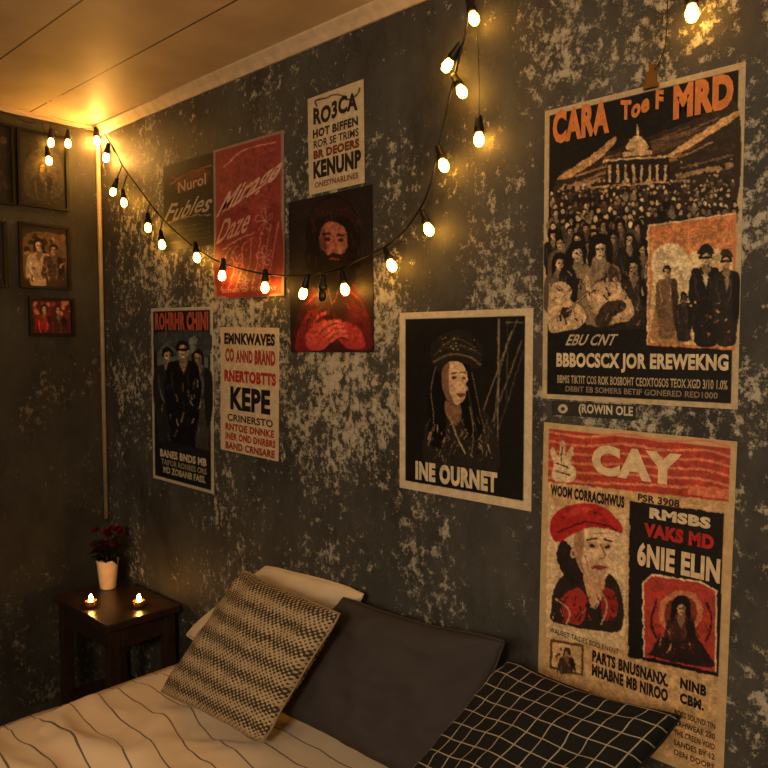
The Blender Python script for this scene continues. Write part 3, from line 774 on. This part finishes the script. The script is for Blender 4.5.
# ------------------------------------------------------------------ string lights
sockV, sockF = lathe([(.0035, .0), (.0075, -.003), (.0085, -.012), (.0095, -.024), (.0120, -.030), (.0120, -.040), (.0095, -.042)], 14)
bulbV, bulbF = lathe([(.006, 0), (.0078, -.004), (.0108, -.011), (.0120, -.018), (.0108, -.025), (.007, -.031), (.002, -.033)], 14)
sock_me = bpy.data.meshes.new("lamp_socket"); sock_me.from_pydata(sockV, [], sockF); sock_me.materials.append(M_black)
bulb_me = bpy.data.meshes.new("light_bulb"); bulb_me.from_pydata(bulbV, [], bulbF); bulb_me.materials.append(M_bulb)
bulbh_me = bulb_me.copy(); bulbh_me.materials.clear(); bulbh_me.materials.append(M_bulbhot)
dead_me = bulb_me.copy(); dead_me.materials.clear(); dead_me.materials.append(M_black)
for me in (sock_me, bulb_me, bulbh_me, dead_me):
    for p in me.polygons: p.use_smooth = len(p.vertices) == 4

def string(path, bulbs, r=.0028, label="", f=back, off=.03):
    pts = catmull([f(x, y, off) for x, y in path], 8)
    root = empty("string_light", pts[0], label=label, category="string lights", group="warm festoon string lights")
    V, Fc = tubegeo([p-pts[0] for p in pts], r, 8)
    mkobj("cable", V, Fc, M_black, parent=root, smooth=True)
    for b in bulbs:
        sx, sy, bx, by = b[:4]; kind = b[4] if len(b) > 4 else 'n'
        t = f(sx, sy, off); e = f(bx, by, off+.004)
        near = min(pts, key=lambda p: (p-t).length)
        d = (e-t).normalized()
        rot = d.to_track_quat('-Z', 'Y')
        so = bpy.data.objects.new("lamp_socket", sock_me); COL.objects.link(so)
        so.parent = root; so.rotation_mode = 'QUATERNION'; so.rotation_quaternion = rot
        start = e - d*.058
        so.location = start-pts[0]
        if (near-start).length > .006:
            V, Fc = tubegeo([near-pts[0], start+d*.002-pts[0]], .0022, 6)
            mkobj("drop_cable", V, Fc, M_black, parent=root)
        bo = bpy.data.objects.new("light_bulb", {'n': bulb_me, 'h': bulbh_me, 'd': dead_me}[kind]); COL.objects.link(bo)
        bo.parent = so; bo.location = (0, 0, -.040)
    return root

string([(104, 134), (112, 146), (124, 168), (140, 190), (160, 216), (185, 240), (215, 260), (250, 271), (290, 276), (330, 271), (362, 258), (395, 240), (418, 212), (430, 185), (438, 150), (448, 105), (458, 62), (467, 25), (471, -14)],
       [(108, 146, 106, 158, 'h'), (116, 182, 113, 192), (122, 186, 124, 203), (147, 205, 148, 228), (160, 228, 162, 245), (194, 236, 197, 258), (223, 262, 222, 276),
        (265, 272, 265, 288), (307, 278, 303, 294), (323, 276, 322, 296, 'd'), (340, 266, 345, 290), (382, 244, 392, 266), (419, 206, 429, 230), (437, 146, 444, 166),
        (458, 48, 447, 66), (455, 78, 462, 92), (469, 2, 474, 19)],
       label="main black festoon cable with glowing warm bulbs sagging across the wall", off=.035)
string([(470, -30), (477, 30), (479, 80), (479, 116)], [(479, 122, 479, 140)], r=.0008, label="thin hanging lead with one glowing warm bulb", off=.02)
string([(692, -60), (691, -30), (691, -8)], [(691, -6, 692, 14)], r=.0012, label="single warm bulb hanging from the ceiling edge over the posters", off=.03)
V, Fc = tubegeo(catmull([back(668, -40, .01), back(667, 20, .008), back(664, 50, .008), back(655, 70, .010)], 6), .0011, 6)
mkobj("hanging_wire", V, Fc, M_black, label="thin dark wire running down to the brass clip", category="wire")
string([(100, 130), (84, 128), (68, 128), (50, 123), (28, 122), (4, 112), (-30, 104)],
       [(96, 130, 97, 141, 'h'), (68, 129, 68, 144), (51, 128, 51, 143), (47, 146, 49, 161)], r=.0016, f=left, off=.03,
       label="short festoon run with small bulbs under the ceiling above framed pictures")

# ------------------------------------------------------------------ side table
TZ = .555
tx0, tx1, ty0, ty1 = .16, .60, -.30, -.02
root = empty("side_table", ((tx0+tx1)/2, (ty0+ty1)/2, 0), label="small dark wooden side table standing in the corner beside the bed", category="table")
L0 = Vector(root.location)
def tb(name, lo, hi, bevel=.003):
    return box(name, Vector(lo)-L0, Vector(hi)-L0, M_table, bevel, parent=root)
tb("table_top", (tx0, ty0, TZ-.028), (tx1, ty1, TZ), .005)
for x in (tx0+.015, tx1-.055):
    for y in (ty0+.015, ty1-.055):
        tb("leg", (x, y, 0), (x+.04, y+.04, TZ-.028))
tb("apron", (tx0+.02, ty0+.02, TZ-.10), (tx1-.02, ty1-.02, TZ-.029))
tb("shelf", (tx0+.02, ty0+.02, .16), (tx1-.02, ty1-.02, .18))

def tealight(px, py):
    p = flat(px, py, TZ)
    V, Fc = lathe([(.018, .0005), (.020, .003), (.0205, .020), (.0190, .020), (.018, .012), (.001, .012)], 20)
    o = mkobj("tealight", V, Fc, M_glass, loc=p, smooth=True, label="lit tealight in a small amber cup on the side table", category="candle", group="tealights on the side table")
    V, Fc = lathe([(.0175, .0125), (.0175, .016), (.001, .015)], 20); mkobj("wax", V, Fc, M_wax, parent=o, smooth=True)
    V, Fc = lathe([(.002, .017), (.006, .022), (.0075, .028), (.006, .035), (.0025, .042), (.0004, .045)], 12); mkobj("flame", V, Fc, M_flame, parent=o, smooth=True)
tealight(91, 606); tealight(139, 606)

# potted flowers
pp = flat(108, 588, TZ)
V, Fc = lathe([(.026, .0005), (.030, .004), (.040, .105), (.043, .112), (.041, .116), (.037, .112), (.034, .095), (.001, .095)], 28)
pot = mkobj("flower_pot", V, Fc, M_pot, loc=pp, smooth=True, label="white ceramic pot of dark red flowers on the side table", category="potted flowers")
V = []; Fc = []
rp_ = random.Random(5); heads = []
for i in range(15):
    a = rp_.uniform(0, 6.28); r = rp_.uniform(.01, .055); h = rp_.uniform(.155, .235)
    p0 = Vector((.012*math.cos(a), .012*math.sin(a), .095)); p2 = Vector((r*math.cos(a), r*math.sin(a), h)); p1 = (p0+p2)/2+Vector((0, 0, .02))
    tubegeo(catmull([p0, p1, p2], 4), .0015, 5, V, Fc); heads.append((p2, a))
def leaf(p, d, ln, w):
    i = len(V); d = d.normalized(); s_ = d.cross(Vector((0, 0, 1)))
    if s_.length < .01: s_ = Vector((1, 0, 0))
    s_.normalize(); n = 5; droop = Vector((0, 0, -1))
    for k in range(n+1):
        t = k/n; c_ = p+d*ln*t+droop*ln*.35*t*t; ww = w*math.sin(math.pi*min(.97, t*.9+.08))
        V.append(c_-s_*ww+Vector((0, 0, ww*.4))); V.append(c_); V.append(c_+s_*ww+Vector((0, 0, ww*.4)))
    for k in range(n):
        b = i+3*k; Fc.append((b, b+1, b+4, b+3)); Fc.append((b+1, b+2, b+5, b+4))
for i in range(34):
    a = rp_.uniform(0, 6.28); z = rp_.uniform(.11, .19)
    leaf(Vector((.02*math.cos(a), .02*math.sin(a), z)), Vector((math.cos(a), math.sin(a), rp_.uniform(.1, .9))), rp_.uniform(.04, .065), .013)
mkobj("foliage", V, Fc, M_leaf, parent=pot, smooth=True)
V = []; Fc = []
for ring, (n, r, tz) in enumerate(((3, .006, .016), (5, .011, .013), (6, .017, .008))):
    for k in range(n):
        a = 2*math.pi*k/n+ring*.5; i = len(V); half = math.pi/n*1.15
        for q in range(4):
            t = q/3
            for s_ in (-1, -.5, 0, .5, 1):
                aa = a+s_*half*math.sin(math.pi*(.25+.6*t)); rr_ = .002+r*t**.8*(1-.12*abs(s_))
                V.append((rr_*math.cos(aa), rr_*math.sin(aa), tz*t**.7-.002*abs(s_)*t))
        for q in range(3):
            for s_ in range(4):
                b = i+q*5+s_; Fc.append((b, b+1, b+6, b+5))
flo = bpy.data.meshes.new("flower_head"); flo.from_pydata(V, [], Fc); flo.materials.append(M_petal)
for p in flo.polygons: p.use_smooth = True
for p, a in heads:
    o = bpy.data.objects.new("flower_head", flo); COL.objects.link(o); o.parent = pot; o.location = p
    o.rotation_euler = (rp_.uniform(-.6, .6), rp_.uniform(-.6, .6), a); s_ = rp_.uniform(.9, 1.3); o.scale = (s_, s_, s_)
V, Fc = lathe([(.0345, .094), (.0345, .098), (.001, .100)], 20)
mkobj("soil", V, Fc, M_soil, parent=pot)

# ------------------------------------------------------------------ bed
BX0, BX1, BY0, BY1 = .90, 2.56, -2.06, -.02
root = empty("bed_frame", ((BX0+BX1)/2, (BY0+BY1)/2, 0), label="low dark wooden bed frame under the mattress", category="bed")
L0 = Vector(root.location)
tb("slat_base", (BX0+.03, BY0+.02, .18), (BX1-.03, BY1-.02, .24))
tb("side_rail", (BX0+.0, BY0, .12), (BX0+.03, BY1, .26)); tb("side_rail", (BX1-.03, BY0, .12), (BX1, BY1, .26))
tb("foot_rail", (BX0+.03, BY0, .12), (BX1-.03, BY0+.02, .26))
for x in (BX0+.04, BX1-.10):
    for y in (BY0+.06, BY1-.12): tb("leg", (x, y, 0), (x+.06, y+.06, .18))
M_matt = simple("mattress_ticking", (200, 190, 175), .8, bump=.1)
box("mattress", (BX0+.035, BY0+.03, .241), (BX1-.035, BY1-.005, .455), M_matt, .04, label="thick pale mattress on the low bed frame", category="mattress")

def duvet_mat():
    mt, nt, b = newmat("striped_cotton")
    g = N(nt, "ShaderNodeTexCoord")
    n = N(nt, "ShaderNodeTexNoise"); n.inputs["Scale"].default_value = 2.6; n.inputs["Detail"].default_value = 2
    nt.links.new(g.outputs["UV"], n.inputs["Vector"])
    sp = N(nt, "ShaderNodeSeparateXYZ"); nt.links.new(g.outputs["UV"], sp.inputs[0])
    y = math_(nt, 'ADD', sp.outputs["Y"], math_(nt, 'MULTIPLY', n.outputs["Fac"], .07))
    fr = math_(nt, 'FRACT', math_(nt, 'DIVIDE', y, .074))
    st = math_(nt, 'LESS_THAN', math_(nt, 'ABSOLUTE', math_(nt, 'SUBTRACT', fr, .5)), .028)
    w = N(nt, "ShaderNodeTexNoise"); w.inputs["Scale"].default_value = 240; w.inputs["Detail"].default_value = 3
    nt.links.new(g.outputs["UV"], w.inputs["Vector"])
    c = mixc(nt, math_(nt, 'MULTIPLY', st, .85), lin((228, 206, 176)), lin((52, 46, 42)))
    nt.links.new(c, b.inputs["Base Color"]); b.inputs["Roughness"].default_value = .9; b.inputs["Specular IOR Level"].default_value = .1
    b.inputs["Sheen Weight"].default_value = .2
    bp = N(nt, "ShaderNodeBump"); bp.inputs["Strength"].default_value = .15; bp.inputs["Distance"].default_value = .002
    nt.links.new(w.outputs["Fac"], bp.inputs["Height"]); nt.links.new(bp.outputs["Normal"], b.inputs["Normal"])
    return mt
NX, NY = 150, 170
V = []; UVs = []
dx0, dx1, dy0, dy1 = BX0-.005, BX1+.005, BY0-.02, BY1-.02
for j in range(NY+1):
    for i in range(NX+1):
        u = i/NX; v = j/NY
        L = dx1-dx0+.4; sx = -.2+L*u
        if sx < 0: x = dx0-.012; z = .47+sx*1.0
        elif sx > dx1-dx0: x = dx1+.012; z = .47-(sx-(dx1-dx0))
        else: x = dx0+sx; z = .475
        y = dy0+(dy1-dy0)*v
        top = 1 if 0 <= sx <= dx1-dx0 else 0
        ed = min(max(sx, 0), max(dx1-dx0-sx, 0))
        r_ = .05
        if top:
            if ed < r_: z -= (r_-math.sqrt(max(0, r_*r_-(r_-ed)**2)))*.5
            fr_ = min(1, max(0, (-.28-y)/.15))
            k_ = min(1, ed/.05+.4)*(.25+.75*fr_)
            z += .016*noise.noise(Vector((x*2.2, y*2.6, 0)))*k_
            rid = noise.noise(Vector((x*1.5+y*2.6, y*4-x*2.2, 3)))
            z += .085*max(0, .28-abs(rid))*k_
            rid = noise.noise(Vector((x*4.5-y*2, y*5+x*2.2, 9)))
            z += .042*max(0, .25-abs(rid))*k_
            z += .006*noise.noise(Vector((x*14, y*9, 5)))*k_
        else:
            x += (-1 if sx < 0 else 1)*(.012+.012*noise.noise(Vector((0, y*7, z*3))))
        V.append((x, y, z)); UVs.append((sx, y+.02*math.sin(x*5)))
Fc = []
for j in range(NY):
    for i in range(NX):
        a = j*(NX+1)+i; Fc.append((a, a+1, a+NX+2, a+NX+1))
duv = mkobj("duvet", V, Fc, duvet_mat(), smooth=True, label="rumpled cream duvet with thin dark stripes covering the bed", category="duvet")
ul = duv.data.uv_layers.new(name="UVMap")
for lp in duv.data.loops: ul.data[lp.index].uv = UVs[lp.vertex_index]
md = duv.modifiers.new("solid", 'SOLIDIFY'); md.thickness = .012; md.offset = 1

# ------------------------------------------------------------------ pillows
def cushion(name, TL, TR, BR, BL, T, mat, label, pinch=.07, seed=0, wr=.006, n=44, pw=.42, sag=0.0):
    TL, TR, BR, BL = map(Vector, (TL, TR, BR, BL))
    cen = (TL+TR+BR+BL)/4
    nrm = ((TR-TL)+(BR-BL)).cross((TL-BL)+(TR-BR)).normalized()
    if nrm.dot(CAM-cen) < 0: nrm = -nrm
    V = []; UVs = []; idx = {}
    for side in (1, -1):
        for j in range(n+1):
            for i in range(n+1):
                s = -math.cos(math.pi*i/n)*.35+(-1+2*i/n)*.65; t = -math.cos(math.pi*j/n)*.35+(-1+2*j/n)*.65
                edge = i in (0, n) or j in (0, n)
                if edge and side == -1:
                    idx[(side, i, j)] = idx[(1, i, j)]; continue
                s2 = s*(1-pinch*(1-t*t)*abs(s)); t2 = t*(1-pinch*(1-s*s)*abs(t))
                s2 += .018*noise.noise(Vector((t*2.3, seed, s*.5))); t2 += .018*noise.noise(Vector((s*2.3, seed+7, t*.5)))
                cc = max(0, s*s+t*t-1.5)*.06; s2 *= (1-cc); t2 *= (1-cc)
                if t < 0: t2 += sag*(1-s*s)*(-t)
                a = (s2+1)/2; b = (t2+1)/2
                p = (TL*(1-a)+TR*a)*(1-b)+(BL*(1-a)+BR*a)*b
                h = T*(max(0, (1-s*s))*max(0, (1-t*t)))**pw
                k = max(0, (1-s*s)*(1-t*t))**.25
                q = Vector((s*1.6+seed, t*1.6, side*2+seed))
                h += k*(wr*1.6*noise.noise(q)+wr*noise.noise(q*2.7))
                cr = abs(s*t); ang = math.atan2(1-abs(t)+.001, 1-abs(s)+.001)
                h += wr*.9*cr*k*math.sin(ang*9+seed)
                rid = noise.noise(Vector((s*2.2+t*1.4+seed, t*2.4-s+seed, 4)))
                h += wr*3.0*k*max(0, .3-abs(rid))
                idx[(side, i, j)] = len(V); V.append(p+nrm*side*h-cen)
                UVs.append(((s+1)/2*(TR-TL).length, (1-t)/2*(TL-BL).length))
    Fc = []
    for side in (1, -1):
        for j in range(n):
            for i in range(n):
                f = [idx[(side, i, j)], idx[(side, i+1, j)], idx[(side, i+1, j+1)], idx[(side, i, j+1)]]
                if side == -1: f.reverse()
                Fc.append(tuple(f))
    o = mkobj(name, V, Fc, mat, loc=cen, smooth=True, label=label, category="pillow", group="pillows along the head of the bed")
    ul = o.data.uv_layers.new(name="UVMap")
    for lp in o.data.loops: ul.data[lp.index].uv = UVs[lp.vertex_index]
    bm = bmesh.new(); bm.from_mesh(o.data); bmesh.ops.recalc_face_normals(bm, faces=bm.faces); bm.to_mesh(o.data); bm.free()
    loop = [V[idx[(1, i, 0)]] for i in range(n)]+[V[idx[(1, n, j)]] for j in range(n)]+[V[idx[(1, n-i, n)]] for i in range(n)]+[V[idx[(1, 0, n-j)]] for j in range(n+1)]
    V2, F2 = tubegeo(loop, .0026, 6)
    mkobj("seam_piping", V2, F2, mat, parent=o, smooth=True)
    return o

def fabric(name, build, rough=.9, weave=500, bump=.2):
    mt, nt, b = newmat(name)
    g = N(nt, "ShaderNodeTexCoord"); sp = N(nt, "ShaderNodeSeparateXYZ"); nt.links.new(g.outputs["UV"], sp.inputs[0])
    col, hgt = build(nt, sp.outputs["X"], sp.outputs["Y"], g.outputs["UV"])
    if isinstance(col, tuple): b.inputs["Base Color"].default_value = col
    else: nt.links.new(col, b.inputs["Base Color"])
    w = N(nt, "ShaderNodeTexNoise"); w.inputs["Scale"].default_value = weave; nt.links.new(g.outputs["UV"], w.inputs["Vector"])
    hh = w.outputs["Fac"] if hgt is None else math_(nt, 'ADD', w.outputs["Fac"], hgt)
    bp = N(nt, "ShaderNodeBump"); bp.inputs["Strength"].default_value = bump; bp.inputs["Distance"].default_value = .002
    nt.links.new(hh, bp.inputs["Height"]); nt.links.new(bp.outputs["Normal"], b.inputs["Normal"])
    b.inputs["Roughness"].default_value = rough; b.inputs["Specular IOR Level"].default_value = .15
    return mt
def f_plain(c):
    def f(nt, x, y, uv):
        n = N(nt, "ShaderNodeTexNoise"); n.inputs["Scale"].default_value = 12; nt.links.new(uv, n.inputs["Vector"])
        a = lin(c); return mixc(nt, n.outputs["Fac"], (a[0]*.85, a[1]*.85, a[2]*.85, 1), (a[0]*1.15, a[1]*1.15, a[2]*1.15, 1)), None
    return f
def f_knit(nt, x, y, uv):
    sx = math_(nt, 'SINE', math_(nt, 'MULTIPLY', x, 2*math.pi/.0155)); sy = math_(nt, 'SINE', math_(nt, 'MULTIPLY', y, 2*math.pi/.0145))
    d = math_(nt, 'MULTIPLY', sx, sy)
    band = math_(nt, 'SINE', math_(nt, 'MULTIPLY', y, 2*math.pi/.058))
    n = N(nt, "ShaderNodeTexNoise"); n.inputs["Scale"].default_value = 70; n.inputs["Detail"].default_value = 3; nt.links.new(uv, n.inputs["Vector"])
    a = math_(nt, 'ADD', math_(nt, 'MULTIPLY', d, 1.0), math_(nt, 'MULTIPLY', math_(nt, 'SUBTRACT', n.outputs["Fac"], .47), 1.8))
    a = math_(nt, 'ADD', a, math_(nt, 'MULTIPLY', band, .42))
    mr = N(nt, "ShaderNodeMapRange"); mr.inputs["From Min"].default_value = -.3; mr.inputs["From Max"].default_value = .3
    nt.links.new(a, mr.inputs["Value"])
    return mixc(nt, mr.outputs[0], lin((64, 56, 47)), lin((180, 160, 128))), math_(nt, 'MULTIPLY', mr.outputs[0], 1.0)
def f_grid(nt, x, y, uv):
    def ln(v, off):
        fr = math_(nt, 'FRACT', math_(nt, 'ADD', math_(nt, 'DIVIDE', v, .033), off))
        return math_(nt, 'LESS_THAN', math_(nt, 'ABSOLUTE', math_(nt, 'SUBTRACT', fr, .5)), .032)
    l = math_(nt, 'MAXIMUM', ln(x, .1), ln(y, .3))
    return mixc(nt, l, lin((30, 30, 30)), lin((160, 150, 130))), None
cushion("pillow", (1.14, -.048, .822), (1.58, -.05, .84), (1.33, -.10, .525), (.80, -.13, .53), .038, fabric("cream_cotton", f_plain((218, 200, 170))), "cream cotton pillow leaning on the wall behind the knitted one", seed=3, wr=.004, pinch=-.02)
cushion("pillow", (1.565, -.125, .85), (2.075, -.115, .875), (1.975, -.215, .53), (1.385, -.225, .53), .062, fabric("charcoal_linen", f_plain((64, 60, 61)), bump=.35), "large charcoal grey pillow propped on the wall beside the knitted one", seed=11, wr=.009, pinch=.03, sag=.05)
cushion("pillow", hit(243, 569, 1, -.20), hit(343, 612, 1, -.27), flat(263, 745, .53), flat(159, 692, .53), .054, fabric("knitted_pattern", f_knit, bump=.5), "square cream and dark brown knitted cushion with banded pattern", seed=5, wr=.006, pinch=.045)
cushion("pillow", (2.10, -.16, .856), (2.457, -.14, .857), (2.32, -.44, .585), (1.96, -.42, .57), .060, fabric("grid_check", f_grid), "black pillow with thin white grid lines leaning on the wall", seed=8, wr=.008, pinch=.035, sag=.05)

# ------------------------------------------------------------------ lights
def area(name, loc, target, size, power, col):
    l = bpy.data.lights.new(name, 'AREA'); l.shape = 'DISK'; l.size = size; l.energy = power; l.color = col
    o = bpy.data.objects.new(name, l); COL.objects.link(o); o.location = loc
    o.rotation_euler = (Vector(target)-Vector(loc)).to_track_quat('-Z', 'Y').to_euler()
    return o
area("room_lamp", (3.3, -2.7, 2.05), (1.9, 0, 1.0), .5, 36, (1, .74, .48))
l = bpy.data.lights.new("ceiling_fill", 'POINT'); l.energy = 20; l.shadow_soft_size = .15; l.color = (1, .72, .42)  # added fill with no fixture behind it, brightens the ceiling directly
o = bpy.data.objects.new("ceiling_fill", l); COL.objects.link(o); o.location = (2.2, -2.6, 1.75)
w = bpy.data.worlds.new("world"); scene.world = w; w.use_nodes = True
w.node_tree.nodes["Background"].inputs[0].default_value = (.05, .045, .04, 1); w.node_tree.nodes["Background"].inputs[1].default_value = .3
